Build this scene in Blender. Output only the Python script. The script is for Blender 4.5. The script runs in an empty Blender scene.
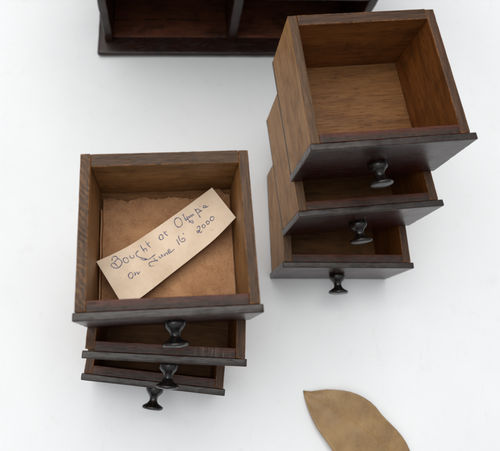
import bpy, bmesh, math, random
from mathutils import Vector, Matrix, noise
random.seed(7)
MM = 0.001
S = bpy.context.scene

# ------------------------------------------------------------------ camera
TILT, ROLL, CAMZ = 0.4065, 0.1432, 427.8
rt, up, fw = Vector((1, 0, 0)), Vector((0, math.cos(TILT), math.sin(TILT))), Vector((0, math.sin(TILT), -math.cos(TILT)))
cx = rt*math.cos(ROLL) + up*math.sin(ROLL)
cy = -rt*math.sin(ROLL) + up*math.cos(ROLL)
cd = bpy.data.cameras.new('camera')
cam = bpy.data.objects.new('camera', cd)
S.collection.objects.link(cam)
m = Matrix((cx, cy, -fw)).transposed().to_4x4()
m.translation = Vector((0, 0, CAMZ*MM))
cam.matrix_world = m
cd.sensor_width = 36
cd.lens = 36*555.5/500
cd.shift_x = 43.27/500
cd.shift_y = -101.05/500
cd.clip_start, cd.clip_end = 0.01, 50
cd.dof.use_dof = True
cd.dof.focus_distance = 0.325
cd.dof.aperture_fstop = 11
S.camera = cam

# ------------------------------------------------------------------ light
w = bpy.data.worlds.new("World"); S.world = w; w.use_nodes = True
bg = w.node_tree.nodes['Background']
wt = w.node_tree                                                   # a pale room: bright ceiling, dimmer towards the walls
tc = wt.nodes.new('ShaderNodeTexCoord'); sx = wt.nodes.new('ShaderNodeSeparateXYZ'); wt.links.new(tc.outputs['Generated'], sx.inputs[0])
rp = wt.nodes.new('ShaderNodeValToRGB'); wt.links.new(sx.outputs[2], rp.inputs[0])
rp.color_ramp.elements[0].position = 0.0; rp.color_ramp.elements[0].color = (0.09, 0.092, 0.096, 1)
rp.color_ramp.elements[1].position = 0.7; rp.color_ramp.elements[1].color = (0.96, 0.985, 1.0, 1)
wt.links.new(rp.outputs[0], bg.inputs[0])
bg.inputs[1].default_value = 0.78
def area(name, loc, target, size, power, color):
    l = bpy.data.lights.new(name, 'AREA'); l.shape = 'RECTANGLE'; l.size, l.size_y = size
    l.energy = power; l.color = color
    o = bpy.data.objects.new(name, l); S.collection.objects.link(o)
    o.location = loc
    o.rotation_euler = (Vector(target)-Vector(loc)).to_track_quat('-Z', 'Y').to_euler()
    return o
area('window_light', (-0.25, 0.45, 1.7), (0.06, 0.1, 0), (1.6, 1.2), 26.5, (1.0, 0.985, 0.955))
S.view_settings.view_transform = 'Standard'
S.view_settings.look = 'None'
S.view_settings.exposure = 0
S.view_settings.gamma = 1

# ------------------------------------------------------------------ helpers
def link(o, parent=None):
    S.collection.objects.link(o)
    if parent: o.parent = parent
    return o
def tag(o, label=None, cat=None, group=None, kind=None):
    for k, v in (('label', label), ('category', cat), ('group', group), ('kind', kind)):
        if v: o[k] = v
    return o
def empty(name, loc=(0, 0, 0), rz=0):
    o = bpy.data.objects.new(name, None); o.empty_display_size = 0.01
    o.location = Vector(loc)*MM; o.rotation_euler = (0, 0, rz)
    return link(o)
def obj(name, bm, mat, parent=None, smooth=False):
    me = bpy.data.meshes.new(name)
    for v in bm.verts: v.co *= MM
    bmesh.ops.recalc_face_normals(bm, faces=bm.faces)
    bm.to_mesh(me); bm.free()
    for p in me.polygons: p.use_smooth = smooth or (len(me.polygons) > 300 and name not in ('card', 'handwriting'))
    o = bpy.data.objects.new(name, me); me.materials.append(mat)
    return link(o, parent)

def board(x0, x1, y0, y1, z0, z1, r=0.5, wob=0.08, cell=2.6, seed=0, shape=None):
    """one worn board: bevelled box, cut into cells, its surface slightly uneven (millimetres)"""
    bm = bmesh.new()
    bmesh.ops.create_cube(bm, size=1)
    for v in bm.verts:
        v.co = Vector(((x0+x1)/2 + v.co.x*(x1-x0), (y0+y1)/2 + v.co.y*(y1-y0), (z0+z1)/2 + v.co.z*(z1-z0)))
    if r: bmesh.ops.bevel(bm, geom=list(bm.edges), offset=r, segments=3, profile=0.6, affect='EDGES')
    for ax, (a, b) in enumerate(((x0, x1), (y0, y1), (z0, z1))):
        n = int((b-a)/cell)
        for i in range(1, n+1):
            c = a + (b-a)*i/(n+1)
            no = Vector((0, 0, 0)); no[ax] = 1
            co = Vector((0, 0, 0)); co[ax] = c
            bmesh.ops.bisect_plane(bm, geom=list(bm.verts)+list(bm.edges)+list(bm.faces), plane_co=co, plane_no=no)
    if shape:
        for v in bm.verts: shape(v.co)
    off = Vector((seed*13.7, seed*5.1, seed*9.3))
    for v in bm.verts:
        n = noise.noise_vector(v.co*0.16+off)*wob + noise.noise_vector(v.co*0.6+off)*wob*0.35
        if r:                                                       # knocked and rubbed edges
            near = sum(min(v.co[a]-lo, hi-v.co[a]) < r*1.05 for a, (lo, hi) in enumerate(((x0, x1), (y0, y1), (z0, z1))))
            if near >= 2:
                k = max(0, noise.noise(v.co*0.33+off)-0.26)*1.8 + max(0, noise.noise(v.co*1.1+off)-0.35)*1.0
                n += (Vector(((x0+x1)/2, (y0+y1)/2, (z0+z1)/2))-v.co).normalized()*min(k, 0.9)*min(1, r)
        v.co += n
    return bm

def lathe(profile, n=28):
    """profile [(r, distance)] revolved round the -Y axis (a knob pointing out of a drawer front)"""
    bm = bmesh.new(); rings = []
    for r, d in profile:
        if r < 0.01: rings.append([bm.verts.new((0, -d, 0))])
        else: rings.append([bm.verts.new((r*math.cos(2*math.pi*k/n), -d, r*math.sin(2*math.pi*k/n))) for k in range(n)])
    for a, b in zip(rings, rings[1:]):
        for k in range(n):
            k2 = (k+1) % n
            if len(a) == 1: bm.faces.new((a[0], b[k], b[k2]))
            elif len(b) == 1: bm.faces.new((a[k], b[0], a[k2]))
            else: bm.faces.new((a[k], b[k], b[k2], a[k2]))
    return bm

# ------------------------------------------------------------------ materials
def lin(r, g, b):
    f = lambda c: ((c/255+0.055)/1.055)**2.4 if c > 10 else c/255/12.92
    return (f(r), f(g), f(b), 1)
class NT:
    def __init__(s, name):
        s.m = bpy.data.materials.new(name); s.m.use_nodes = True; s.t = s.m.node_tree; s.n = s.t.nodes
        s.b = s.n['Principled BSDF']
    def new(s, t, **k):
        n = s.n.new(t)
        for a, v in k.items(): setattr(n, a, v)
        return n
    def set(s, sock, v):
        if hasattr(v, 'links'): s.t.links.new(v, sock)
        else: sock.default_value = v
    def math(s, op, a, b=0.0, clamp=False):
        n = s.new('ShaderNodeMath', operation=op, use_clamp=clamp); s.set(n.inputs[0], a); s.set(n.inputs[1], b); return n.outputs[0]
    def mix(s, f, a, b, mode='MIX'):
        n = s.new('ShaderNodeMix', data_type='RGBA', blend_type=mode); s.set(n.inputs[0], f); s.set(n.inputs[6], a); s.set(n.inputs[7], b); return n.outputs[2]
    def noise(s, vec, scale, detail=4, rough=0.55, dist=0.0):
        n = s.new('ShaderNodeTexNoise'); s.set(n.inputs['Vector'], vec); n.inputs['Scale'].default_value = scale
        n.inputs['Detail'].default_value = detail; n.inputs['Roughness'].default_value = rough; n.inputs['Distortion'].default_value = dist
        return n.outputs[0]
    def ramp(s, f, a, b):
        n = s.new('ShaderNodeMapRange'); s.set(n.inputs[0], f); n.inputs[1].default_value = a; n.inputs[2].default_value = b; return n.outputs[0]
    def coords(s, scale=(1, 1, 1), rnd=True):
        tc = s.new('ShaderNodeTexCoord'); v = tc.outputs['Object']
        if rnd:
            oi = s.new('ShaderNodeObjectInfo'); c = s.new('ShaderNodeCombineXYZ')
            for i, k in enumerate((3.1, 1.7, 2.3)): s.set(c.inputs[i], s.math('MULTIPLY', oi.outputs['Random'], k))
            va = s.new('ShaderNodeVectorMath', operation='ADD'); s.set(va.inputs[0], v); s.set(va.inputs[1], c.outputs[0]); v = va.outputs[0]
        mp = s.new('ShaderNodeMapping'); s.set(mp.inputs[0], v); mp.inputs['Scale'].default_value = scale
        return mp.outputs[0]
    def bump(s, h, strength, dist, prev=None):
        n = s.new('ShaderNodeBump'); s.set(n.inputs['Height'], h); n.inputs['Strength'].default_value = strength
        n.inputs['Distance'].default_value = dist
        if prev is not None: s.set(n.inputs['Normal'], prev)
        return n.outputs[0]
    def edge(s, radius):
        bv = s.new('ShaderNodeBevel', samples=6); bv.inputs[0].default_value = radius
        ge = s.new('ShaderNodeNewGeometry')
        d = s.new('ShaderNodeVectorMath', operation='DOT_PRODUCT')
        s.set(d.inputs[0], bv.outputs[0]); s.set(d.inputs[1], ge.outputs['Normal'])
        return s.math('SUBTRACT', 1.0, d.outputs['Value'])

def wood(name, axis, dark, mid, light, rough=0.5, spec=0.22, edgecol=None, edgeamt=0.0, grime=(20, 15, 12), grimeamt=0.5,
         fibre=1.0, ends=False, lip=False, saw=False, scratches=None, coat=0.0):
    t = NT(name)
    k = [1.0, 1.0, 1.0]; k[axis] = 0.06
    v = t.coords(tuple(k))
    k2 = [1.0, 1.0, 1.0]; k2[axis] = 0.12
    v2 = t.coords(tuple(k2))
    broad = t.noise(v2, 90, 5, 0.6, 0.8)
    fine = t.noise(v, 1100, 4, 0.65)
    col = t.mix(t.ramp(broad, 0.32, 0.68), dark, mid)
    col = t.mix(t.math('MULTIPLY', t.ramp(fine, 0.40, 0.72), 0.55), col, light)
    pores = t.noise(v, 2300, 2, 0.5)
    col = t.mix(t.math('MULTIPLY', t.ramp(pores, 0.60, 0.72), 0.75*fibre), col, lin(*grime))
    iso = t.coords((1, 1, 1))
    blot = t.noise(iso, 60, 6, 0.62, 0.4)
    col = t.mix(t.math('MULTIPLY', t.ramp(blot, 0.52, 0.74), grimeamt), col, lin(*grime))
    blot2 = t.noise(iso, 240, 5, 0.7)
    col = t.mix(t.math('MULTIPLY', t.ramp(blot2, 0.62, 0.70), 0.45*grimeamt), col, lin(*grime))
    if ends:                                                        # handled top edge and dark seam band along the foot of the side boards
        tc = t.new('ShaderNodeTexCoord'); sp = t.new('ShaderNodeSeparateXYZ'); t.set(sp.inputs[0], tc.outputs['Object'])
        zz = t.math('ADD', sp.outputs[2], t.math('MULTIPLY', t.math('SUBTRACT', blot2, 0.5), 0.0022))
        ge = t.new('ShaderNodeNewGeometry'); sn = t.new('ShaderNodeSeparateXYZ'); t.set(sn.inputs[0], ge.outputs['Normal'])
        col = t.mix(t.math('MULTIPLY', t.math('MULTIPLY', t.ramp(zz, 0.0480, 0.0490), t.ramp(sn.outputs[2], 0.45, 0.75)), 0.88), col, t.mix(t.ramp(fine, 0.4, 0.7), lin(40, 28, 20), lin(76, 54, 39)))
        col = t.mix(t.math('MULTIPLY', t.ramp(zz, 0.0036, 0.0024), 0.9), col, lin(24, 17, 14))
    if lip:                                                         # grey-green window reflection and ingrained dirt, painted into the front of the top edge
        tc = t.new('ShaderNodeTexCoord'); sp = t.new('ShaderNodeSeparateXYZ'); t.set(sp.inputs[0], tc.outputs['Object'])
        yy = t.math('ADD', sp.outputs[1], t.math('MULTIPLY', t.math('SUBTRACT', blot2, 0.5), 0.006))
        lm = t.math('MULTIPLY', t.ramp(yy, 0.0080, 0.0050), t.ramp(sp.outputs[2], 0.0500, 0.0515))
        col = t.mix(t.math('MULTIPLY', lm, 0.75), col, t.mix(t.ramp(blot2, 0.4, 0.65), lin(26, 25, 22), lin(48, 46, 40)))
    if edgecol:
        e = t.math('MULTIPLY', t.edge(0.0009), 9.0, True)
        e = t.math('MULTIPLY', e, t.ramp(t.noise(iso, 420, 4, 0.7), 0.42, 0.60))
        col = t.mix(t.math('MULTIPLY', e, edgeamt), col, lin(*edgecol))
    k3 = [0.5, 0.5, 0.5]; k3[axis] = 0.02
    scr = t.ramp(t.noise(t.coords(tuple(k3)), 900, 3, 0.6, 0.5), 0.62, 0.67)
    col = t.mix(t.math('MULTIPLY', scr, 0.45), col, lin(*grime))
    dent = t.ramp(t.noise(iso, 520, 2, 0.5), 0.70, 0.76)
    col = t.mix(t.math('MULTIPLY', dent, 0.55), col, lin(*grime))
    hgt = t.math('ADD', t.math('MULTIPLY', fine, 0.7), t.math('MULTIPLY', blot2, 0.5))
    hgt = t.math('SUBTRACT', hgt, t.math('MULTIPLY', t.ramp(pores, 0.60, 0.72), 0.5*fibre))
    if saw:
        mp = t.coords((1, 1, 1), False)
        wv = t.new('ShaderNodeTexWave', wave_type='BANDS', bands_direction='DIAGONAL'); t.set(wv.inputs['Vector'], mp)
        wv.inputs['Scale'].default_value = 150; wv.inputs['Distortion'].default_value = 9; wv.inputs['Detail'].default_value = 4
        sm = t.math('MULTIPLY', t.ramp(wv.outputs[1], 0.55, 0.9), t.ramp(t.noise(iso, 200, 3), 0.35, 0.55))
        col = t.mix(t.math('MULTIPLY', sm, 0.22), col, light); hgt = t.math('ADD', hgt, t.math('MULTIPLY', sm, 0.4))
    if scratches:
        tc = t.new('ShaderNodeTexCoord'); sp = t.new('ShaderNodeSeparateXYZ'); t.set(sp.inputs[0], tc.outputs['Object'])
        a, b = scratches
        mask = t.math('MULTIPLY', t.ramp(sp.outputs[0], a-0.004, a+0.003), t.ramp(sp.outputs[0], b+0.003, b-0.001))
        vs = t.coords((1, 0.04, 0.04), False)
        sc = t.ramp(t.noise(vs, 1500, 2, 0.6), 0.55, 0.64)
        col = t.mix(t.math('MULTIPLY', t.math('MULTIPLY', sc, mask), 0.4), col, lin(140, 126, 112))
    t.set(t.b.inputs['Base Color'], col)
    rg = t.math('ADD', rough-0.08, t.math('MULTIPLY', blot, 0.22))
    t.set(t.b.inputs['Roughness'], rg)
    t.b.inputs['Specular IOR Level'].default_value = spec
    t.b.inputs['Coat Weight'].default_value = coat; t.b.inputs['Coat Roughness'].default_value = 0.28
    t.set(t.b.inputs['Normal'], t.bump(hgt, 0.55, 0.00022))
    return t.m

RIM = dict(dark=lin(36, 24, 16), mid=lin(68, 45, 28), light=lin(98, 68, 42), rough=0.45, edgecol=(180, 112, 54), edgeamt=0.9, grimeamt=0.8, grime=(24, 17, 13))
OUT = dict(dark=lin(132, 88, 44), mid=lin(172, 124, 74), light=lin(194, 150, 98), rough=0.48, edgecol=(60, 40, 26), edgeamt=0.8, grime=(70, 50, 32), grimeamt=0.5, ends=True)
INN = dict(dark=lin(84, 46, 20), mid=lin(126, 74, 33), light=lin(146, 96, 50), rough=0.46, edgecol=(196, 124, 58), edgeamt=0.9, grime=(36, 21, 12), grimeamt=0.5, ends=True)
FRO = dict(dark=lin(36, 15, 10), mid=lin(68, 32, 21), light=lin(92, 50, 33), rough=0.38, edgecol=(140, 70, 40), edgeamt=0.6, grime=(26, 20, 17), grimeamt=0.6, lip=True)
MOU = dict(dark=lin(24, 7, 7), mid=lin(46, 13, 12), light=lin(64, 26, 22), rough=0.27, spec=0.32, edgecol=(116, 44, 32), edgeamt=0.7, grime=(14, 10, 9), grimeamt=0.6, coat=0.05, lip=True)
DRK = dict(dark=lin(16, 7, 5), mid=lin(38, 16, 10), light=lin(60, 30, 20), rough=0.30, spec=0.4, edgecol=(124, 50, 34), edgeamt=0.7, grime=(9, 8, 7), grimeamt=0.7)
FLC = dict(dark=lin(86, 52, 26), mid=lin(122, 80, 42), light=lin(138, 100, 60), rough=0.55, grime=(46, 30, 17), grimeamt=0.5)

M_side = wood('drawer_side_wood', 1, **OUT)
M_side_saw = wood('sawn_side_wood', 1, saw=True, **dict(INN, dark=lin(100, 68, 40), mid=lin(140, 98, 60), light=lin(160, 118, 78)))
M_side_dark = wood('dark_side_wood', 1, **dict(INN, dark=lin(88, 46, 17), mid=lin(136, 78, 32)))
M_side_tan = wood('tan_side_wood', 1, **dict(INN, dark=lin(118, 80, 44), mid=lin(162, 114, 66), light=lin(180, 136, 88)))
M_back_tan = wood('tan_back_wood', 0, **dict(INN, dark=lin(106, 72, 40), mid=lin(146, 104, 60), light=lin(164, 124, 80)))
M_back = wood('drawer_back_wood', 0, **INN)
M_floor = wood('drawer_floor_wood', 0, **FLC)
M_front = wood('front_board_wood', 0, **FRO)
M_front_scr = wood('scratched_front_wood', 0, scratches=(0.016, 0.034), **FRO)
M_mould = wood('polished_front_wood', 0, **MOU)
M_cab_x = wood('cabinet_board_wood', 0, **DRK)
M_cab_y = wood('cabinet_floor_wood', 0, **dict(DRK, dark=lin(46, 25, 18), mid=lin(100, 54, 36), light=lin(132, 84, 60)))
M_cab_z = wood('cabinet_upright_wood', 2, **DRK)

def knobmat():
    t = NT('ebonised_knob'); v = t.coords((1, 1, 1))
    n = t.noise(v, 500, 5, 0.65)
    col = t.mix(t.ramp(n, 0.45, 0.7), lin(14, 13, 13), lin(38, 28, 24))
    e = t.math('MULTIPLY', t.edge(0.0007), 6.0, True)
    col = t.mix(t.math('MULTIPLY', e, t.ramp(t.noise(v, 900, 3), 0.4, 0.6)), col, lin(120, 104, 92))
    t.set(t.b.inputs['Base Color'], col)
    t.set(t.b.inputs['Roughness'], t.math('ADD', 0.10, t.math('MULTIPLY', n, 0.3)))
    t.set(t.b.inputs['Normal'], t.bump(n, 0.3, 0.0002))
    return t.m
M_knob = knobmat()

def papermat():
    t = NT('aged_card'); v = t.coords((1, 1, 1), False)
    n = t.noise(v, 60, 6, 0.6); f = t.noise(v, 2500, 4, 0.7)
    col = t.mix(t.ramp(n, 0.35, 0.7), lin(220, 200, 178), lin(202, 178, 152))
    col = t.mix(t.math('MULTIPLY', t.ramp(t.noise(v, 330, 5, 0.7), 0.62, 0.72), 0.35), col, lin(176, 136, 92))
    col = t.mix(t.math('MULTIPLY', t.ramp(f, 0.5, 0.8), 0.15), col, lin(170, 140, 100))
    t.set(t.b.inputs['Base Color'], col); t.b.inputs['Roughness'].default_value = 0.75
    t.b.inputs['Specular IOR Level'].default_value = 0.25
    t.set(t.b.inputs['Normal'], t.bump(f, 0.3, 0.00005))
    return t.m
M_paper = papermat()
def inkmat():
    t = NT('blue_black_ink'); v = t.coords((1, 1, 1), False); n = t.noise(v, 700, 3)
    t.set(t.b.inputs['Base Color'], t.mix(t.ramp(n, 0.35, 0.65), lin(48, 50, 88), lin(118, 110, 126)))
    t.b.inputs['Roughness'].default_value = 0.6
    return t.m
M_ink = inkmat()
def linermat():
    t = NT('old_brown_paper'); v = t.coords((1, 1, 1)); n = t.noise(v, 55, 6, 0.65, 0.6); f = t.noise(v, 900, 5, 0.7)
    col = t.mix(t.ramp(n, 0.3, 0.7), lin(174, 132, 96), lin(146, 104, 72))
    col = t.mix(t.math('MULTIPLY', t.ramp(t.noise(v, 150, 6, 0.75), 0.50, 0.64), 0.5), col, lin(124, 80, 52))
    col = t.mix(t.math('MULTIPLY', t.ramp(f, 0.48, 0.7), 0.4), col, lin(196, 152, 110))
    col = t.mix(t.math('MULTIPLY', t.ramp(t.noise(v, 28, 5, 0.6, 1.0), 0.55, 0.68), 0.5), col, lin(186, 142, 100))
    t.set(t.b.inputs['Base Color'], col); t.b.inputs['Roughness'].default_value = 0.8
    t.b.inputs['Specular IOR Level'].default_value = 0.2
    t.set(t.b.inputs['Normal'], t.bump(t.math('ADD', n, t.math('MULTIPLY', f, 0.35)), 0.7, 0.0007))
    return t.m
M_liner = linermat()
def leafmat(name, a, b, c):
    t = NT(name); v = t.coords((1, 1, 1), False); n = t.noise(v, 70, 6, 0.6); f = t.noise(v, 600, 5, 0.7)
    col = t.mix(t.ramp(n, 0.35, 0.65), a, b)
    col = t.mix(t.math('MULTIPLY', t.ramp(f, 0.5, 0.72), 0.4), col, c)
    col = t.mix(t.math('MULTIPLY', t.ramp(t.noise(v, 260, 5, 0.75), 0.64, 0.70), 0.4), col, lin(96, 68, 40))
    t.set(t.b.inputs['Base Color'], col); t.b.inputs['Roughness'].default_value = 0.38
    t.b.inputs['Specular IOR Level'].default_value = 0.35
    t.set(t.b.inputs['Normal'], t.bump(t.noise(v, 400, 4, 0.6), 0.5, 0.0002))
    return t.m
M_leaf = leafmat('dry_leaf_blade', lin(148, 119, 80), lin(126, 99, 66), lin(160, 132, 94))
M_vein = leafmat('dry_leaf_vein', lin(164, 130, 84), lin(146, 114, 72), lin(172, 138, 92))
def tablemat():
    t = NT('white_surface'); v = t.coords((1, 1, 1), False)
    n = t.noise(v, 14, 6, 0.6); f = t.noise(v, 70, 7, 0.7); g = t.noise(v, 1500, 3, 0.6)
    col = t.mix(t.ramp(n, 0.3, 0.7), (0.74, 0.75, 0.763, 1), (0.705, 0.715, 0.728, 1))
    col = t.mix(t.math('MULTIPLY', t.ramp(f, 0.57, 0.70), 0.30), col, (0.62, 0.62, 0.62, 1))
    sp = t.noise(v, 420, 3, 0.5)
    col = t.mix(t.math('MULTIPLY', t.ramp(sp, 0.70, 0.76), 0.35), col, (0.50, 0.49, 0.47, 1))
    sk = t.noise(t.coords((1, 0.10, 1), False), 110, 5, 0.7, 1.5)
    col = t.mix(t.math('MULTIPLY', t.ramp(sk, 0.62, 0.72), 0.22), col, (0.55, 0.55, 0.55, 1))
    t.set(t.b.inputs['Base Color'], col); t.b.inputs['Roughness'].default_value = 0.6
    t.b.inputs['Specular IOR Level'].default_value = 0.3
    t.set(t.b.inputs['Normal'], t.bump(t.math('ADD', t.math('MULTIPLY', f, 0.6), t.math('MULTIPLY', g, 0.1)), 0.12, 0.0006))
    return t.m

# ------------------------------------------------------------------ the surface everything stands on
bm = board(-800, 900, -700, 1000, -20, 0, r=2, wob=0.0, cell=900)
tag(obj('tabletop', bm, tablemat()), 'smooth white surface under the drawers', kind='structure')

# traced outlines, in millimetres
GRID = [[[-37.82,32.06,18.3],[-36.06,29.22,18.36],[-34.31,26.4,18.42],[-32.57,23.59,18.48],[-30.84,20.81,18.54],[-29.13,18.05,18.6],[-27.43,15.3,18.66],[-25.74,12.58,18.72],[-24.06,9.87,18.78]],[[-35.21,33.34,17.36],[-33.39,30.35,17.43],[-31.59,27.39,17.49],[-29.8,24.44,17.56],[-28.02,21.52,17.63],[-26.26,18.62,17.69],[-24.51,15.74,17.76],[-22.77,12.88,17.83],[-21.05,10.04,17.9]],[[-32.56,34.62,16.44],[-30.71,31.57,16.51],[-28.88,28.55,16.57],[-27.05,25.55,16.63],[-25.25,22.58,16.69],[-23.45,19.62,16.76],[-21.67,16.69,16.82],[-19.9,13.78,16.88],[-18.14,10.89,16.95]],[[-29.9,35.95,15.57],[-28.05,32.92,15.63],[-26.22,29.92,15.68],[-24.39,26.93,15.73],[-22.58,23.97,15.78],[-20.79,21.03,15.84],[-19.0,18.11,15.89],[-17.23,15.21,15.94],[-15.47,12.33,16.0]],[[-27.23,37.31,14.76],[-25.4,34.34,14.8],[-23.58,31.38,14.85],[-21.78,28.45,14.89],[-19.99,25.53,14.93],[-18.21,22.64,14.97],[-16.44,19.76,15.02],[-14.68,16.91,15.06],[-12.94,14.07,15.1]],[[-24.53,38.7,14.03],[-22.73,35.79,14.06],[-20.94,32.89,14.09],[-19.16,30.01,14.12],[-17.39,27.15,14.16],[-15.64,24.31,14.19],[-13.89,21.49,14.22],[-12.16,18.69,14.25],[-10.44,15.91,14.29]],[[-21.86,40.19,13.38],[-20.08,37.33,13.4],[-18.31,34.48,13.43],[-16.55,31.65,13.45],[-14.8,28.84,13.48],[-13.07,26.04,13.5],[-11.34,23.27,13.52],[-9.63,20.51,13.55],[-7.93,17.78,13.57]],[[-19.22,41.79,12.84],[-17.45,38.96,12.85],[-15.7,36.15,12.87],[-13.95,33.36,12.89],[-12.22,30.59,12.9],[-10.5,27.83,12.92],[-8.79,25.09,12.94],[-7.08,22.37,12.95],[-5.39,19.67,12.97]],[[-16.6,43.46,12.41],[-14.84,40.66,12.42],[-13.09,37.88,12.43],[-11.36,35.12,12.44],[-9.63,32.37,12.45],[-7.92,29.65,12.46],[-6.22,26.93,12.47],[-4.52,24.24,12.48],[-2.84,21.56,12.49]],[[-13.98,45.16,12.11],[-12.23,42.39,12.12],[-10.48,39.63,12.12],[-8.75,36.9,12.13],[-7.04,34.18,12.13],[-5.33,31.47,12.14],[-3.63,28.78,12.14],[-1.94,26.11,12.15],[-0.26,23.46,12.15]],[[-11.35,46.87,11.94],[-9.6,44.12,11.95],[-7.86,41.39,11.95],[-6.13,38.67,11.95],[-4.42,35.97,11.95],[-2.71,33.29,11.95],[-1.02,30.62,11.95],[0.67,27.97,11.95],[2.34,25.34,11.96]],[[-8.7,48.58,11.92],[-6.96,45.85,11.92],[-5.22,43.14,11.92],[-3.5,40.44,11.92],[-1.78,37.76,11.91],[-0.08,35.1,11.91],[1.62,32.45,11.91],[3.3,29.82,11.91],[4.97,27.2,11.91]],[[-6.05,50.27,12.03],[-4.3,47.56,12.03],[-2.57,44.87,12.03],[-0.85,42.2,12.03],[0.87,39.53,12.03],[2.57,36.89,12.03],[4.26,34.26,12.03],[5.94,31.65,12.03],[7.62,29.05,12.03]],[[-3.38,51.95,12.29],[-1.64,49.26,12.29],[0.09,46.59,12.29],[1.81,43.93,12.29],[3.52,41.29,12.29],[5.22,38.67,12.29],[6.92,36.06,12.3],[8.6,33.47,12.3],[10.27,30.89,12.3]],[[-0.72,53.61,12.68],[1.02,50.95,12.69],[2.75,48.3,12.69],[4.47,45.66,12.7],[6.18,43.05,12.7],[7.88,40.44,12.71],[9.57,37.85,12.71],[11.25,35.28,12.72],[12.92,32.72,12.72]],[[1.95,55.27,13.22],[3.68,52.62,13.23],[5.41,50.0,13.24],[7.12,47.39,13.25],[8.83,44.79,13.26],[10.52,42.21,13.27],[12.21,39.64,13.28],[13.89,37.09,13.29],[15.55,34.55,13.3]],[[4.61,56.9,13.89],[6.34,54.28,13.9],[8.06,51.68,13.92],[9.78,49.09,13.94],[11.48,46.52,13.95],[13.17,43.96,13.97],[14.85,41.41,13.98],[16.52,38.88,14.0],[18.19,36.37,14.02]],[[7.27,58.52,14.68],[8.99,55.92,14.7],[10.71,53.34,14.72],[12.42,50.78,14.75],[14.12,48.22,14.77],[15.81,45.69,14.8],[17.48,43.16,14.82],[19.15,40.66,14.85],[20.81,38.16,14.87]],[[9.92,60.12,15.58],[11.64,57.55,15.61],[13.35,55.0,15.65],[15.05,52.46,15.68],[16.74,49.93,15.71],[18.42,47.42,15.74],[20.09,44.93,15.78],[21.75,42.44,15.81],[23.4,39.98,15.84]],[[12.56,61.7,16.59],[14.26,59.17,16.63],[15.95,56.65,16.67],[17.64,54.15,16.71],[19.32,51.66,16.75],[20.98,49.18,16.79],[22.64,46.72,16.84],[24.28,44.28,16.88],[25.92,41.84,16.92]],[[15.18,63.27,17.68],[16.86,60.79,17.73],[18.53,58.32,17.78],[20.19,55.86,17.83],[21.84,53.42,17.88],[23.49,50.99,17.93],[25.12,48.57,17.98],[26.74,46.17,18.03],[28.36,43.79,18.08]],[[17.79,64.83,18.84],[19.44,62.4,18.9],[21.07,59.99,18.96],[22.7,57.59,19.02],[24.32,55.2,19.08],[25.94,52.83,19.13],[27.54,50.47,19.19],[29.13,48.13,19.25],[30.71,45.79,19.31]],[[20.38,66.37,20.07],[21.99,64.01,20.13],[23.6,61.66,20.2],[25.19,59.33,20.26],[26.77,57.0,20.33],[28.35,54.69,20.39],[29.91,52.39,20.46],[31.47,50.11,20.52],[33.02,47.83,20.59]],[[22.97,67.9,21.33],[24.54,65.61,21.4],[26.11,63.32,21.47],[27.66,61.05,21.54],[29.21,58.79,21.62],[30.74,56.54,21.69],[32.27,54.31,21.76],[33.79,52.08,21.83],[35.31,49.87,21.9]],[[25.55,69.42,22.62],[27.09,67.18,22.7],[28.61,64.96,22.77],[30.13,62.76,22.85],[31.64,60.56,22.92],[33.14,58.37,23.0],[34.65,56.22,23.0],[36.14,54.08,23.0],[37.63,51.94,23.0]]]
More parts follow.
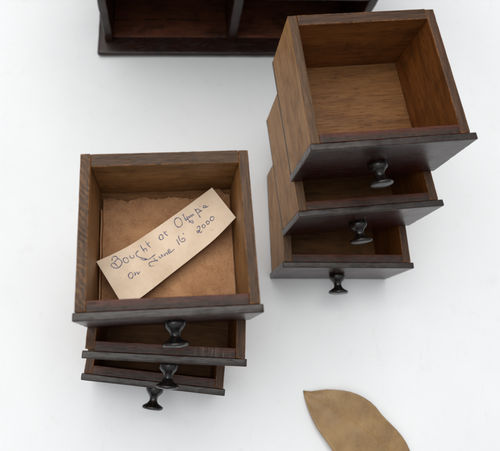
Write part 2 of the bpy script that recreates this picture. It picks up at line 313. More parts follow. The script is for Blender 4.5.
STROKES = [[[-29.77,32.37,16.25],[-29.76,32.83,16.17],[-29.75,33.3,16.09],[-29.72,33.74,16.01],[-29.62,34.11,15.92],[-29.42,34.41,15.83],[-29.15,34.66,15.72],[-28.85,34.83,15.62],[-28.55,34.93,15.54],[-28.23,34.94,15.46],[-27.89,34.85,15.4],[-27.58,34.71,15.35],[-27.34,34.55,15.32],[-27.18,34.35,15.32],[-27.09,34.11,15.33],[-27.06,33.84,15.37],[-27.1,33.56,15.42],[-27.24,33.27,15.5],[-27.47,32.96,15.6],[-27.73,32.65,15.71],[-27.96,32.37,15.81],[-28.15,32.14,15.9],[-28.34,31.94,15.97],[-28.53,31.75,16.05],[-28.71,31.56,16.13]],[[-27.11,33.89,15.37],[-26.57,33.59,15.3],[-26.01,33.29,15.21],[-25.49,32.97,15.15],[-25.09,32.63,15.11],[-24.83,32.26,15.11],[-24.67,31.86,15.13],[-24.6,31.44,15.18],[-24.64,31.0,15.26],[-24.8,30.52,15.37],[-25.08,30.0,15.51],[-25.42,29.51,15.67],[-25.8,29.12,15.83],[-26.2,28.85,15.97],[-26.65,28.65,16.11],[-27.12,28.53,16.25],[-27.59,28.49,16.37],[-28.07,28.55,16.48],[-28.57,28.7,16.58],[-29.03,28.91,16.67],[-29.41,29.14,16.72],[-29.7,29.4,16.75],[-29.93,29.72,16.75],[-30.07,30.04,16.73],[-30.12,30.32,16.69],[-30.04,30.59,16.63],[-29.85,30.86,16.53],[-29.6,31.07,16.43],[-29.32,31.18,16.34],[-29.01,31.17,16.27],[-28.64,31.06,16.2],[-28.26,30.88,16.13],[-27.91,30.64,16.09],[-27.59,30.33,16.06],[-27.28,29.94,16.05],[-26.98,29.53,16.05],[-26.68,29.13,16.04]],[[-23.02,34.25,14.44],[-23.29,34.04,14.52],[-23.58,33.83,14.61],[-23.83,33.61,14.69],[-23.95,33.33,14.76],[-23.94,32.97,14.81],[-23.83,32.54,14.85],[-23.64,32.13,14.87],[-23.4,31.81,14.86],[-23.08,31.59,14.83],[-22.67,31.43,14.76],[-22.26,31.35,14.69],[-21.92,31.36,14.61],[-21.64,31.49,14.54],[-21.4,31.72,14.46],[-21.22,32.02,14.38],[-21.14,32.33,14.32],[-21.2,32.7,14.29],[-21.38,33.13,14.26],[-21.61,33.55,14.25],[-21.85,33.86,14.26],[-22.11,34.04,14.29],[-22.41,34.13,14.33],[-22.72,34.18,14.39],[-23.02,34.25,14.44]],[[-20.65,35.49,13.83],[-20.6,35.24,13.85],[-20.57,34.98,13.88],[-20.51,34.73,13.9],[-20.38,34.5,13.9],[-20.14,34.28,13.89],[-19.83,34.07,13.86],[-19.5,33.91,13.82],[-19.2,33.83,13.77],[-18.92,33.86,13.72],[-18.63,33.97,13.66],[-18.39,34.14,13.6],[-18.24,34.37,13.55],[-18.23,34.67,13.51],[-18.31,35.05,13.48],[-18.42,35.46,13.46],[-18.52,35.85,13.43]],[[-15.85,38.0,12.85],[-16.22,37.67,12.93],[-16.62,37.33,13.01],[-16.97,36.99,13.09],[-17.19,36.65,13.15],[-17.26,36.3,13.19],[-17.22,35.94,13.22],[-17.09,35.59,13.24],[-16.91,35.28,13.24],[-16.67,35.0,13.24],[-16.36,34.75,13.21],[-15.99,34.53,13.18],[-15.57,34.33,13.14],[-15.09,34.16,13.09],[-14.55,34.01,13.03],[-13.99,33.88,12.96],[-13.42,33.74,12.9],[-12.77,33.59,12.83],[-12.05,33.43,12.76],[-11.45,33.28,12.7],[-11.16,33.15,12.68],[-11.31,33.01,12.71],[-11.77,32.87,12.77],[-12.35,32.77,12.85],[-12.89,32.75,12.92],[-13.34,32.85,12.97],[-13.82,33.03,13.02],[-14.29,33.24,13.06],[-14.76,33.44,13.11]],[[-15.57,34.33,13.14],[-15.04,34.18,13.08],[-14.5,34.05,13.02],[-13.97,33.9,12.96],[-13.42,33.74,12.9],[-12.85,33.54,12.85],[-12.25,33.3,12.79],[-11.68,33.09,12.74],[-11.16,32.99,12.69],[-10.77,32.98,12.65],[-10.45,33.05,12.61],[-10.11,33.21,12.56],[-9.65,33.49,12.5],[-9.0,33.93,12.41],[-8.24,34.51,12.32],[-7.43,35.14,12.23],[-6.64,35.75,12.17]],[[-15.04,41.14,12.53],[-14.8,40.7,12.53],[-14.58,40.27,12.54],[-14.34,39.82,12.55],[-14.06,39.35,12.55],[-13.69,38.74,12.55],[-13.25,38.04,12.55],[-12.85,37.44,12.56],[-12.6,37.11,12.55],[-12.59,37.19,12.55],[-12.74,37.54,12.54],[-12.91,37.98,12.53],[-12.98,38.33,12.51],[-12.89,38.56,12.49],[-12.71,38.77,12.46],[-12.51,38.94,12.43],[-12.32,39.03,12.41],[-12.16,39.05,12.39],[-11.99,39.0,12.38],[-11.83,38.9,12.37],[-11.67,38.74,12.37],[-11.53,38.5,12.37],[-11.4,38.18,12.38],[-11.27,37.84,12.39],[-11.14,37.52,12.39]],[[-12.14,43.06,12.2],[-11.77,42.51,12.2],[-11.41,41.95,12.2],[-11.04,41.41,12.2],[-10.67,40.92,12.2],[-10.31,40.49,12.2],[-9.94,40.11,12.19],[-9.58,39.75,12.18],[-9.21,39.38,12.17]],[[-11.49,41.05,12.24],[-10.89,41.51,12.19],[-10.28,41.97,12.14],[-9.68,42.43,12.1]],[[-20.01,26.13,14.97],[-20.3,25.88,15.07],[-20.61,25.63,15.17],[-20.87,25.38,15.27],[-21.04,25.07,15.36],[-21.08,24.69,15.43],[-21.04,24.25,15.49],[-20.93,23.82,15.53],[-20.75,23.48,15.54],[-20.49,23.23,15.52],[-20.13,23.03,15.47],[-19.76,22.92,15.4],[-19.45,22.94,15.33],[-19.19,23.13,15.24],[-18.95,23.46,15.13],[-18.77,23.86,15.03],[-18.68,24.25,14.95],[-18.72,24.66,14.9],[-18.85,25.12,14.86],[-19.04,25.54,14.84],[-19.22,25.85,14.83],[-19.4,26.01,14.85],[-19.6,26.07,14.88],[-19.81,26.09,14.93],[-20.01,26.13,14.97]],[[-18.18,26.37,14.54],[-17.99,25.88,14.57],[-17.8,25.33,14.61],[-17.63,24.88,14.63],[-17.48,24.66,14.64],[-17.4,24.76,14.61],[-17.37,25.11,14.55],[-17.33,25.52,14.48],[-17.23,25.83,14.42],[-17.04,26.02,14.36],[-16.79,26.17,14.29],[-16.54,26.26,14.23],[-16.34,26.24,14.19],[-16.22,26.01,14.2],[-16.15,25.63,14.23],[-16.08,25.28,14.27],[-15.96,25.17,14.26],[-15.77,25.38,14.19],[-15.53,25.79,14.09],[-15.27,26.29,13.98],[-15.02,26.75,13.88]],[[-5.6,32.46,12.23],[-6.15,32.34,12.27],[-6.7,32.22,12.32],[-7.25,32.1,12.37],[-7.77,31.98,12.42],[-8.3,31.87,12.47],[-8.82,31.77,12.53],[-9.29,31.65,12.58],[-9.67,31.49,12.64],[-9.93,31.26,12.68],[-10.12,31.0,12.72],[-10.21,30.71,12.76],[-10.21,30.42,12.78],[-10.09,30.09,12.79],[-9.87,29.72,12.79],[-9.57,29.4,12.78],[-9.25,29.21,12.76],[-8.9,29.2,12.72],[-8.49,29.31,12.67],[-8.06,29.47,12.61],[-7.64,29.6,12.55]],[[-7.75,33.82,12.32],[-7.53,33.5,12.32],[-7.32,33.16,12.32],[-7.09,32.85,12.32],[-6.84,32.6,12.31],[-6.52,32.4,12.3],[-6.16,32.25,12.28],[-5.82,32.15,12.26],[-5.6,32.13,12.24],[-5.54,32.23,12.24],[-5.59,32.41,12.23],[-5.69,32.63,12.23],[-5.76,32.84,12.22]],[[-4.86,34.6,12.12],[-4.7,34.32,12.12],[-4.55,34.01,12.12],[-4.39,33.75,12.12],[-4.22,33.6,12.12],[-4.01,33.58,12.11],[-3.76,33.65,12.1],[-3.54,33.8,12.09],[-3.4,34.01,12.08],[-3.39,34.36,12.07],[-3.48,34.85,12.06],[-3.56,35.28,12.06],[-3.53,35.48,12.06],[-3.35,35.35,12.05],[-3.08,35.0,12.05],[-2.76,34.57,12.05],[-2.47,34.19,12.05]],[[-2.21,35.97,12.03],[-2.02,35.56,12.03],[-1.81,35.1,12.03],[-1.63,34.74,12.03],[-1.48,34.58,12.03],[-1.4,34.75,12.03],[-1.36,35.15,12.03],[-1.33,35.61,12.03],[-1.23,35.93,12.03],[-1.05,36.1,12.03],[-0.81,36.21,12.03],[-0.56,36.23,12.04],[-0.35,36.16,12.04],[-0.19,35.96,12.04],[-0.07,35.65,12.04],[0.05,35.29,12.04],[0.17,34.95,12.04]],[[0.38,36.78,12.06],[0.67,36.83,12.07],[0.99,36.87,12.08],[1.27,36.93,12.09],[1.43,37.06,12.1],[1.43,37.31,12.11],[1.33,37.64,12.11],[1.18,37.95,12.12],[1.01,38.11,12.11],[0.81,38.09,12.11],[0.56,37.96,12.09],[0.34,37.75,12.08],[0.23,37.49,12.07],[0.25,37.13,12.07],[0.36,36.67,12.06],[0.53,36.25,12.06],[0.74,36.01,12.06],[0.98,35.98,12.07],[1.27,36.11,12.08],[1.6,36.33,12.09],[1.96,36.6,12.11],[2.38,36.94,12.14],[2.85,37.35,12.18],[3.34,37.81,12.23],[3.82,38.24,12.28]],[[-2.88,46.41,12.19],[-3.23,46.34,12.17],[-3.59,46.29,12.15],[-3.91,46.21,12.13],[-4.17,46.03,12.11],[-4.34,45.73,12.1],[-4.45,45.33,12.08],[-4.5,44.92,12.07],[-4.47,44.55,12.07],[-4.34,44.22,12.07],[-4.13,43.89,12.07],[-3.87,43.64,12.07],[-3.6,43.52,12.07],[-3.28,43.57,12.09],[-2.91,43.75,12.1],[-2.57,44.02,12.12],[-2.37,44.35,12.14],[-2.39,44.84,12.16],[-2.54,45.49,12.17],[-2.72,46.04,12.18],[-2.78,46.24,12.19],[-2.68,45.95,12.18],[-2.48,45.33,12.17],[-2.26,44.58,12.16],[-2.05,43.89,12.14]],[[-2.02,48.19,12.32],[-1.8,47.78,12.32],[-1.59,47.35,12.31],[-1.37,46.95,12.31],[-1.11,46.6,12.31],[-0.79,46.31,12.32],[-0.43,46.08,12.34],[-0.05,45.86,12.36],[0.31,45.64,12.38]],[[-1.88,46.75,12.26],[-1.37,47.24,12.32],[-0.86,47.72,12.39],[-0.35,48.21,12.47]],[[5.07,43.33,12.71],[5.26,42.96,12.71],[5.45,42.59,12.7],[5.65,42.21,12.69],[5.85,41.81,12.69],[6.06,41.38,12.68],[6.28,40.93,12.67],[6.51,40.48,12.67],[6.73,40.02,12.66]],[[6.12,45.44,13.03],[6.22,44.92,12.99],[6.3,44.38,12.96],[6.41,43.87,12.93],[6.56,43.4,12.91],[6.77,42.95,12.9],[7.01,42.52,12.89],[7.29,42.16,12.9],[7.62,41.92,12.92],[8.02,41.81,12.97],[8.48,41.81,13.03],[8.93,41.89,13.11],[9.27,42.02,13.17],[9.51,42.23,13.23],[9.67,42.52,13.28],[9.76,42.82,13.33],[9.75,43.07,13.35],[9.61,43.28,13.35],[9.36,43.48,13.33],[9.06,43.63,13.3],[8.77,43.68,13.26],[8.5,43.61,13.21],[8.22,43.45,13.15],[7.94,43.24,13.09],[7.65,43.05,13.03]],[[8.7,46.51,13.55],[8.88,46.24,13.55],[9.05,45.98,13.55],[9.23,45.71,13.55]],[[5.69,55.24,14.02],[5.35,55.01,13.92],[4.99,54.8,13.83],[4.67,54.55,13.74],[4.43,54.24,13.66],[4.28,53.82,13.58],[4.2,53.34,13.52],[4.19,52.83,13.46],[4.27,52.32,13.42],[4.45,51.78,13.39],[4.72,51.21,13.38],[5.06,50.69,13.38],[5.43,50.31,13.4],[5.87,50.07,13.45],[6.37,49.93,13.52],[6.88,49.91,13.61],[7.31,50.0,13.69],[7.69,50.24,13.79],[8.04,50.62,13.91],[8.31,51.08,14.02],[8.47,51.55,14.11],[8.49,52.06,14.18],[8.39,52.62,14.23],[8.21,53.18,14.27],[7.98,53.67,14.28],[7.69,54.11,14.28],[7.31,54.51,14.26],[6.91,54.84,14.22],[6.52,55.06,14.16],[6.14,55.11,14.09],[5.76,55.03,14.01],[5.38,54.9,13.92],[5.0,54.8,13.83]],[[8.51,56.26,14.76],[8.68,56.39,14.82],[8.86,56.55,14.88],[9.03,56.64,14.94],[9.19,56.58,14.97],[9.31,56.31,14.96],[9.4,55.89,14.92],[9.52,55.39,14.87],[9.69,54.89,14.84],[9.94,54.39,14.82],[10.25,53.85,14.82],[10.58,53.3,14.81],[10.9,52.76,14.81]],[[10.01,54.48,14.85],[10.26,54.23,14.87],[10.52,53.97,14.9],[10.77,53.74,14.92],[10.98,53.63,14.96],[11.18,53.65,15.01],[11.37,53.77,15.07],[11.5,53.95,15.13],[11.55,54.17,15.18],[11.45,54.52,15.21],[11.23,54.97,15.22],[11.01,55.35,15.23],[10.93,55.49,15.23],[11.02,55.27,15.22],[11.21,54.82,15.19],[11.47,54.28,15.17],[11.76,53.77,15.17],[12.09,53.3,15.18],[12.47,52.81,15.19],[12.86,52.35,15.22],[13.25,52.0,15.26],[13.68,51.75,15.33],[14.14,51.57,15.42],[14.52,51.49,15.51],[14.72,51.54,15.57],[14.69,51.81,15.6],[14.49,52.27,15.62],[14.18,52.7,15.62],[13.83,52.92,15.56],[13.44,52.84,15.44],[12.97,52.57,15.28],[12.46,52.22,15.1],[11.98,51.9,14.94]],[[12.05,54.13,15.3],[12.01,54.44,15.33],[11.94,54.79,15.37],[11.92,55.08,15.41],[11.98,55.23,15.45],[12.18,55.13,15.49],[12.48,54.86,15.52],[12.79,54.6,15.56],[13.01,54.53,15.6],[13.06,54.76,15.66],[13.03,55.19,15.72],[13.0,55.61,15.78],[13.05,55.83,15.83],[13.25,55.72,15.87],[13.53,55.4,15.89],[13.82,55.09,15.91],[14.02,54.97,15.95],[14.07,55.19,16.0],[14.03,55.62,16.06],[13.99,56.04,16.12],[14.06,56.27,16.18],[14.28,56.23,16.24],[14.59,56.02,16.29],[14.93,55.74,16.33],[15.25,55.5,16.38]],[[15.38,59.24,17.1],[15.74,58.67,17.1],[16.09,58.11,17.11],[16.45,57.54,17.11],[16.85,56.91,17.11],[17.28,56.2,17.11],[17.73,55.44,17.11],[18.2,54.67,17.1],[18.66,53.9,17.1]],[[16.53,57.21,17.07],[16.48,57.58,17.12],[16.41,57.98,17.18],[16.39,58.33,17.24],[16.46,58.58,17.31],[16.7,58.7,17.4],[17.05,58.74,17.52],[17.43,58.71,17.63],[17.73,58.6,17.71],[17.98,58.39,17.74],[18.21,58.08,17.76],[18.36,57.74,17.74],[18.41,57.44,17.7],[18.29,57.18,17.61],[18.05,56.94,17.49],[17.76,56.7,17.35],[17.49,56.46,17.22]],[[18.65,58.17,17.92],[18.72,57.94,17.89],[18.77,57.69,17.86],[18.84,57.48,17.84],[18.95,57.38,17.86],[19.12,57.42,17.92],[19.32,57.57,18.01],[19.53,57.77,18.12],[19.74,57.94,18.22]],[[18.45,60.25,18.27],[18.5,60.12,18.26],[18.55,59.99,18.25],[18.6,59.85,18.24]],[[21.47,60.22,19.27],[21.13,60.16,19.14],[20.76,60.12,19.01],[20.45,60.05,18.89],[20.26,59.93,18.8],[20.22,59.72,18.74],[20.31,59.43,18.71],[20.46,59.17,18.71],[20.66,59.02,18.75],[20.95,59.02,18.84],[21.32,59.11,18.99],[21.67,59.26,19.14],[21.88,59.42,19.25],[21.87,59.63,19.29],[21.72,59.91,19.29],[21.54,60.14,19.28],[21.47,60.22,19.27],[21.54,60.05,19.26],[21.68,59.7,19.24],[21.87,59.35,19.23],[22.09,59.17,19.27],[22.35,59.23,19.37],[22.64,59.42,19.51],[22.96,59.67,19.68],[23.27,59.89,19.83]],[[16.65,48.44,15.57],[16.72,48.72,15.63],[16.79,49.02,15.7],[16.87,49.28,15.76],[17.01,49.43,15.83],[17.26,49.47,15.9],[17.59,49.41,15.98],[17.9,49.28,16.04],[18.1,49.06,16.06],[18.16,48.72,16.02],[18.13,48.27,15.94],[18.05,47.79,15.83],[17.92,47.36,15.73],[17.74,46.93,15.61],[17.49,46.5,15.47],[17.22,46.14,15.34],[16.99,45.94,15.25],[16.78,45.97,15.21],[16.57,46.17,15.18],[16.41,46.43,15.18],[16.36,46.64,15.2],[16.45,46.82,15.26],[16.64,47.02,15.33],[16.89,47.15,15.42],[17.15,47.16,15.49],[17.43,46.94,15.53],[17.74,46.55,15.55],[18.07,46.17,15.57],[18.36,45.97,15.61],[18.62,46.04,15.69],[18.86,46.26,15.79],[19.09,46.54,15.9],[19.32,46.8,16.01]],[[20.0,50.1,16.8],[19.8,49.96,16.71],[19.58,49.82,16.62],[19.4,49.67,16.54],[19.32,49.48,16.48],[19.35,49.2,16.44],[19.46,48.86,16.41],[19.63,48.55,16.41],[19.82,48.35,16.43],[20.05,48.3,16.48],[20.34,48.33,16.57],[20.61,48.43,16.67],[20.81,48.58,16.76],[20.93,48.8,16.83],[21.01,49.09,16.91],[21.02,49.39,16.97],[20.96,49.63,17.0],[20.8,49.79,16.98],[20.55,49.9,16.92],[20.26,50.0,16.86],[20.0,50.1,16.8]],[[22.57,51.82,17.93],[22.34,51.72,17.83],[22.09,51.64,17.74],[21.87,51.54,17.65],[21.74,51.37,17.57],[21.7,51.1,17.51],[21.73,50.74,17.45],[21.82,50.4,17.41],[21.96,50.17,17.41],[22.19,50.06,17.46],[22.5,50.03,17.55],[22.81,50.06,17.66],[23.05,50.16,17.75],[23.21,50.36,17.84],[23.32,50.64,17.94],[23.38,50.94,18.01],[23.36,51.2,18.06],[23.24,51.38,18.06],[23.04,51.53,18.02],[22.79,51.67,17.97],[22.57,51.82,17.93]],[[24.83,53.86,19.1],[24.56,53.71,18.97],[24.26,53.56,18.84],[24.02,53.4,18.72],[23.87,53.17,18.63],[23.86,52.82,18.55],[23.95,52.39,18.49],[24.1,51.99,18.46],[24.31,51.73,18.48],[24.61,51.66,18.57],[25.01,51.69,18.71],[25.39,51.82,18.87],[25.67,52.01,19.0],[25.82,52.29,19.11],[25.9,52.68,19.22],[25.9,53.07,19.3],[25.84,53.37,19.34],[25.67,53.56,19.32],[25.4,53.67,19.26],[25.11,53.76,19.17],[24.83,53.86,19.1]]]
LTOP = [[93.7,-6.9],[99.1,-6.6],[104.3,-5.2],[109.7,-3.9],[115.1,-3.4],[120.5,-3.1],[125.8,-3.3],[131.0,-4.2],[135.9,-5.8],[140.4,-8.0],[144.3,-10.8],[147.5,-14.2],[151.2,-17.3],[155.0,-20.1],[158.8,-23.0],[162.1,-26.2],[165.1,-29.6],[167.5,-33.4],[169.6,-37.3],[171.6,-41.2],[173.5,-45.1],[175.3,-49.0],[176.9,-53.0],[178.0,-57.1],[178.9,-61.2]]
LBOT = [[93.7,-6.9],[94.9,-11.5],[96.5,-15.9],[98.5,-20.1],[100.8,-24.1],[103.3,-27.9],[106.3,-31.5],[109.5,-34.8],[112.6,-38.2],[115.5,-41.6],[118.7,-44.8],[121.9,-47.9],[125.4,-50.8],[128.9,-53.6],[132.7,-56.1],[136.8,-58.3],[141.1,-60.0],[145.6,-61.5],[150.1,-62.8],[154.9,-63.8],[159.6,-64.7],[164.4,-65.4],[169.4,-65.2],[174.3,-63.6],[178.9,-61.2]]
LMID = [[93.7,-6.9],[97.7,-9.1],[101.9,-11.0],[106.2,-12.6],[110.5,-14.2],[114.8,-15.8],[119.1,-17.4],[123.4,-18.9],[127.5,-20.7],[131.5,-22.6],[135.5,-24.6],[139.5,-26.5],[143.6,-28.3],[147.4,-30.3],[151.1,-32.5],[154.6,-34.9],[157.9,-37.5],[161.0,-40.2],[163.8,-43.1],[166.4,-46.2],[168.8,-49.3],[171.4,-52.3],[173.9,-55.3],[176.4,-58.2],[178.9,-61.2]]
# ------------------------------------------------------------------ drawers
T, PF, INNER, TB, FL = 5.1, 3.9, 8.9, 7.0, 3.0
KNOB = [(4.8, -0.6), (5.4, 0.4), (5.7, 1.4), (5.3, 2.5), (4.2, 3.5), (3.0, 4.4), (2.55, 5.4), (2.6, 6.6), (3.4, 7.7), (5.3, 8.6), (6.5, 9.1), (6.75, 9.7), (6.3, 10.3), (5.0, 10.6), (2.5, 10.9), (0, 11.0)]
def drawer(x, y, z, yaw, bw, ol, orr, D, H, label, seed, lx=1.0, kz=26.0, sidemat=None, rightmat=None, backmat=None, frontmat=None, kl=1.28, notch=False, sidetop=0.0, knob_turn=0.0):
    t = empty('drawer', (x, y, z), yaw)
    tag(t, label, 'drawer', 'small wooden drawers pulled out and stacked')
    h = bw/2; H0 = H-0.25
    def sag(c):                                                     # fronts worn lower and rounder along the top
        if c.z > H0-2: c.z -= 0.25*abs(math.sin(c.x*0.09+seed))
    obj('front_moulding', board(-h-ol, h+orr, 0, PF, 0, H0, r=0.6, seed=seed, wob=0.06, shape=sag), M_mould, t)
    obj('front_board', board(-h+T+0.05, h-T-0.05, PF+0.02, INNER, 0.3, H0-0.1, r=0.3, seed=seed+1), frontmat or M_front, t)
    def chip(c):
        if notch and c.y < PF+4.5 and c.z > H0-4: c.z -= 1.6
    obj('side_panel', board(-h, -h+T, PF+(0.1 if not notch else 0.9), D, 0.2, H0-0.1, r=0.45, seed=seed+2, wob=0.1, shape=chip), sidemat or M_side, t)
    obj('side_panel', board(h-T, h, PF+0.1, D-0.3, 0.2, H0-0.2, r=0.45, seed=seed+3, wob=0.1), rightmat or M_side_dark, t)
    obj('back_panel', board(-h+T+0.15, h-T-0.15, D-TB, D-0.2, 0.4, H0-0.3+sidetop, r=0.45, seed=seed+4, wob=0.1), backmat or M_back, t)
    obj('bottom_panel', board(-h+T-0.8, h-T+0.8, INNER-0.6, D-TB+0.8, 0.6, FL, r=0.2, seed=seed+5, wob=0.25), M_floor, t)
    kb = lathe([(r*(1.02+0.03*math.sin(seed)), d*kl) for r, d in KNOB])
    for v in kb.verts:
        v.co += noise.noise_vector(v.co*0.25+Vector((seed, 0, 0)))*0.35
        v.co.x += lx; v.co.z += kz
    obj('knob', kb, M_knob, t, smooth=True)
    return t

G = 0.25
L3 = drawer(-9.69, -16.52, 0.05, .028, 85.7, 1.3, 1.3, 82.4, 53.45, 'bottom drawer of the left stack, below the one with scratched front edge', 11, sidemat=M_side_dark, lx=0.8)
L2 = drawer(-4.10, -1.29, 53.45, .084, 85.8, 1.1, 1.0, 82.4, 53.5, 'middle drawer of the left stack, pale vertical scratches on the front edge', 23, sidemat=M_side_dark, frontmat=M_front_scr, notch=True, lx=2.2)
L1 = drawer(-4.61, 18.05, 106.95, .182, 85.8, 0.9, 1.3, 80.7, 52.3, 'top drawer of the left stack, lined with brown paper and holding the handwritten card', 31, sidemat=M_side_saw, rightmat=M_side_tan, backmat=M_back_tan, kl=1.15, lx=2.9)
R3 = drawer(107.63, 72.0, 0.05, .135, 85.9, 1.3, 1.8, 81.3, 55.3, 'bottom drawer of the right stack, its knob clear against the white surface', 47, lx=-0.3)
R2 = drawer(104.04, 96.42, 55.34, .226, 86.2, 0.3, 2.7, 85.3, 54.55, 'middle drawer of the right stack, between the empty open top one and the bottom one', 53, lx=0.3, kz=27)
R1 = drawer(97.5, 117.06, 109.89, .229, 86.5, 0.5, 3.2, 82.1, 54.8, 'top drawer of the right stack, open and empty with bare wooden floor', 67, sidetop=0.7, lx=1.0)

# paper liner glued into the top left drawer
def liner(parent, bw, D):
    bm = bmesh.new(); x0, x1, y0, y1 = -bw/2+T+1.6, bw/2-T-1.0, INNER+0.6, D-TB-4.5
    nx, ny = 90, 36; V = []
    for j in range(ny+1):
        row = []
        for i in range(nx+1):
            u, v = i/nx, j/ny
            x = x0+(x1-x0)*u; y = y0+(y1-y0)*v
            if j >= ny-1 and u > 0.84: y += 4.2*math.sin(math.pi*min(1, (u-0.84)/0.16)**0.6)*(1 if j == ny else 0.5)
            if j == ny: y += 2.6*noise.noise(Vector((x*0.11, 3, 0)))+1.3*noise.noise(Vector((x*0.37, 5, 0)))+0.9*noise.noise(Vector((x*1.3, 8, 0)))
            z = FL+0.55+0.5*noise.noise(Vector((x*0.07, y*0.07, 4)))
            z += 2.2*max(0, 1-u*18)**1.5 + 1.6*max(0, 1-(1-u)*20)**1.5
            z += 1.5*max(0, 1-(1-v)*14)**2*(0.6+0.6*noise.noise(Vector((x*0.12, 1, 0))))
            row.append(bm.verts.new((x, y, z)))
        V.append(row)
    for j in range(ny):
        for i in range(nx): bm.faces.new((V[j][i], V[j][i+1], V[j+1][i+1], V[j+1][i]))
    o = obj('paper_liner', bm, M_liner, parent, smooth=True)
    md = o.modifiers.new('thickness', 'SOLIDIFY'); md.thickness = 0.0004; md.offset = 1
    # upturned strip of the same paper along the left wall
    bm = bmesh.new(); prev = None
    for j in range(31):
        y = INNER+1+(D-TB-12-INNER)*j/30
        k = noise.noise(Vector((y*0.12, 7, 0)))
        a = bm.verts.new((-bw/2+T+1.5+0.3*k, y, FL+2.6)); b = bm.verts.new((-bw/2+T+0.9+0.3*k, y, FL+7.0+1.2*k))
        if prev: bm.faces.new((prev[0], a, b, prev[1]))
        prev = (a, b)
    o = obj('liner_edge', bm, M_liner, parent, smooth=True)
    md = o.modifiers.new('thickness', 'SOLIDIFY'); md.thickness = 0.0004; md.offset = 0
liner(L1, 85.8, 80.7)

# ------------------------------------------------------------------ handwritten card, wedged diagonally in the top left drawer
yaw, org = .182, Vector((-4.61, 18.05, 106.95))
card = empty('handwritten_card', tuple(org), yaw)
tag(card, 'cream paper strip with blue handwriting lying across the top left drawer', 'label')
# one closed thin sheet
def card_sheet():
    bm = bmesh.new(); TH = 0.35
    up_, lo_ = [], []
    for row in GRID:
        up_.append([bm.verts.new((x, y, z)) for x, y, z in row]); lo_.append([bm.verts.new((x, y, z-TH)) for x, y, z in row])
    n, k = len(GRID), len(GRID[0])
    for i in range(n-1):
        for j in range(k-1):
            bm.faces.new((up_[i][j], up_[i+1][j], up_[i+1][j+1], up_[i][j+1])); bm.faces.new((lo_[i][j], lo_[i][j+1], lo_[i+1][j+1], lo_[i+1][j]))
        for j in (0, k-1): bm.faces.new((up_[i][j], up_[i+1][j], lo_[i+1][j], lo_[i][j]))
    for i in (0, n-1):
        for j in range(k-1): bm.faces.new((up_[i][j], up_[i][j+1], lo_[i][j+1], lo_[i][j]))
    return bm
obj('card', card_sheet(), M_paper, card, smooth=False)
def ink():
    bm = bmesh.new()
    for si, st in enumerate(STROKES):
        P = [Vector(p) for p in st]; L = []
        for i, p in enumerate(P):
            d = (P[min(i+1, len(P)-1)]-P[max(i-1, 0)]); d.z = 0
            if d.length < 1e-6: d = Vector((1, 0, 0))
            d.normalize(); nrm = Vector((-d.y, d.x, 0))
            wd = 0.19+0.16*noise.noise(Vector((si*3.3+i*0.35, 0, 0)))+0.05*(d.y < 0)
            if i in (0, len(P)-1): wd *= 0.5
            L.append((bm.verts.new(p+nrm*wd), bm.verts.new(p-nrm*wd)))
        for a, b in zip(L, L[1:]): bm.faces.new((a[0], b[0], b[1], a[1]))
    return bm
obj('handwriting', ink(), M_ink, card)

# ------------------------------------------------------------------ cabinet behind
cab = empty('cabinet', (11.4, 262.6, 0), .16)
tag(cab, 'dark wooden cabinet of empty drawer openings standing behind the stacks', 'cabinet')
CH, CD, BT = 196, 96, 6.5
def nose(c):
    if c.y < -9 and c.z < 3: c.y += 1.2
obj('base', board(-117, 117, -11.5, CD+3, 0, BT, r=2.0, cell=6, seed=80, wob=0.25, shape=nose), M_cab_x, cab)
for sx in (-110.5, 110.5-7): obj('side_panel', board(sx, sx+7, 0, CD, BT-0.3, CH, r=1.2, seed=81+sx, wob=0.3), M_cab_z, cab)
obj('divider', board(-4, 4, 0.3, CD-5, BT-0.3, CH, r=1.6, seed=84, wob=0.3), M_cab_z, cab)
obj('back_panel', board(-103.4, 103.4, CD-4.6, CD-0.6, BT-0.3, CH, r=0.3, seed=85), M_cab_x, cab)
obj('top_board', board(-117, 117, -9, CD+3, CH, CH+7, r=2.0, seed=86, wob=0.25), M_cab_x, cab)
for cx0, cx1 in ((-103.4, -4.1), (4.1, 103.4)):
    obj('floor_board', board(cx0, cx1, 5, CD-4.8, BT-0.2, BT+1.2, r=0.4, seed=cx0, wob=0.3), M_cab_y, cab)
    for k in (1, 2): obj('shelf', board(cx0, cx1, 0.8, CD-4.8, BT+k*62.5, BT+k*62.5+4.5, r=0.8, seed=cx0+k, wob=0.1), M_cab_x, cab)

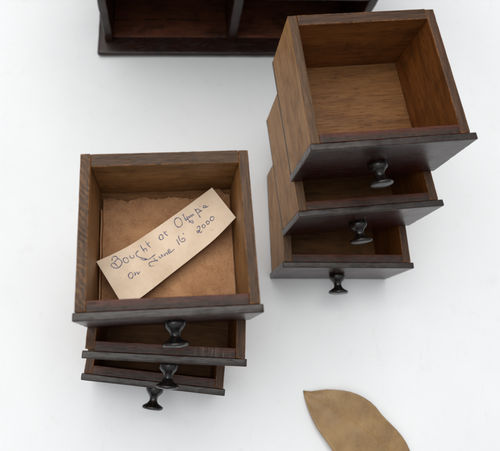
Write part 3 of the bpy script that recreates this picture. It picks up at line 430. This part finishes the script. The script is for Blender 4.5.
# ------------------------------------------------------------------ dried leaf
def leaf():
    o0 = Vector((130, -25, 0))
    root = empty('dried_leaf', tuple(o0), 0)
    tag(root, 'dry brown pointed leaf lying flat on the white surface near the right stack', 'leaf')
    n = 24; NS = 10
    def hgt(i, s):     # s -1..1 across, i along
        u = i/n
        b = 0.9+1.6*math.sin(math.pi*u)**1.0
        return b + (2.4 if s > 0 else 3.6)*abs(s)**2*math.sin(math.pi*min(1, u*1.05)) + 0.7*noise.noise(Vector((i*0.3, s*1.5, 2))) + 0.25*math.sin(i*1.9+abs(s)*4)*abs(s)
    bm = bmesh.new(); R = []
    for i in range(n+1):
        m_, a, b = Vector(LMID[i]), Vector(LTOP[i]), Vector(LBOT[i]); row = []
        for k in range(-NS, NS+1):
            s = k/NS; p = m_.lerp(a if s > 0 else b, abs(s))
            row.append(bm.verts.new((p.x-o0.x, p.y-o0.y, hgt(i, s))))
        R.append(row)
    for i in range(n):
        for k in range(2*NS): bm.faces.new((R[i][k], R[i][k+1], R[i+1][k+1], R[i+1][k]))
    bmesh.ops.remove_doubles(bm, verts=bm.verts, dist=0.02)
    o = obj('leaf_blade', bm, M_leaf, root, smooth=True)
    md = o.modifiers.new('thickness', 'SOLIDIFY'); md.thickness = 0.0003; md.offset = -1
    # midrib, side veins and the stalk
    bm = bmesh.new()
    def tube(P, r0, r1, m=8):
        rings = []
        for i, p in enumerate(P):
            d = (P[min(i+1, len(P)-1)]-P[max(i-1, 0)]).normalized(); s = d.cross(Vector((0, 0, 1))).normalized(); u_ = s.cross(d)
            r = r0+(r1-r0)*i/(len(P)-1)
            rings.append([bm.verts.new(p+(s*math.cos(2*math.pi*k/m)+u_*math.sin(2*math.pi*k/m))*r) for k in range(m)])
        for a, b in zip(rings, rings[1:]):
            for k in range(m): bm.faces.new((a[k], a[(k+1) % m], b[(k+1) % m], b[k]))
        bm.faces.new(rings[0]); bm.faces.new(rings[-1])
    mid = [Vector((LMID[i][0]-o0.x, LMID[i][1]-o0.y, hgt(i, 0)+0.05)) for i in range(n+1)]
    d = (mid[-1]-mid[-3]).normalized()
    tube(mid+[mid[-1]+d*k*3+Vector((0, 0, 0.1*k)) for k in range(1, 5)], 0.12, 0.75)
    for i in range(3, n-1, 2):
        for sgn in (1, -1):
            P = []
            for q in range(9):
                s = q/9*0.93; ii = i-s*3.2
                i0 = int(max(0, ii)); f = max(0, ii)-i0
                e0, e1 = (LTOP, LBOT)[sgn < 0][i0], (LTOP, LBOT)[sgn < 0][i0+1]
                mm = Vector(LMID[i0]).lerp(Vector(LMID[i0+1]), f); ee = Vector(e0).lerp(Vector(e1), f)
                p = mm.lerp(ee, s); P.append(Vector((p.x-o0.x, p.y-o0.y, hgt(ii, sgn*s)-0.02)))
            tube(P, 0.14, 0.05, 6)
    obj('leaf_veins', bm, M_vein, root, smooth=True)
leaf()
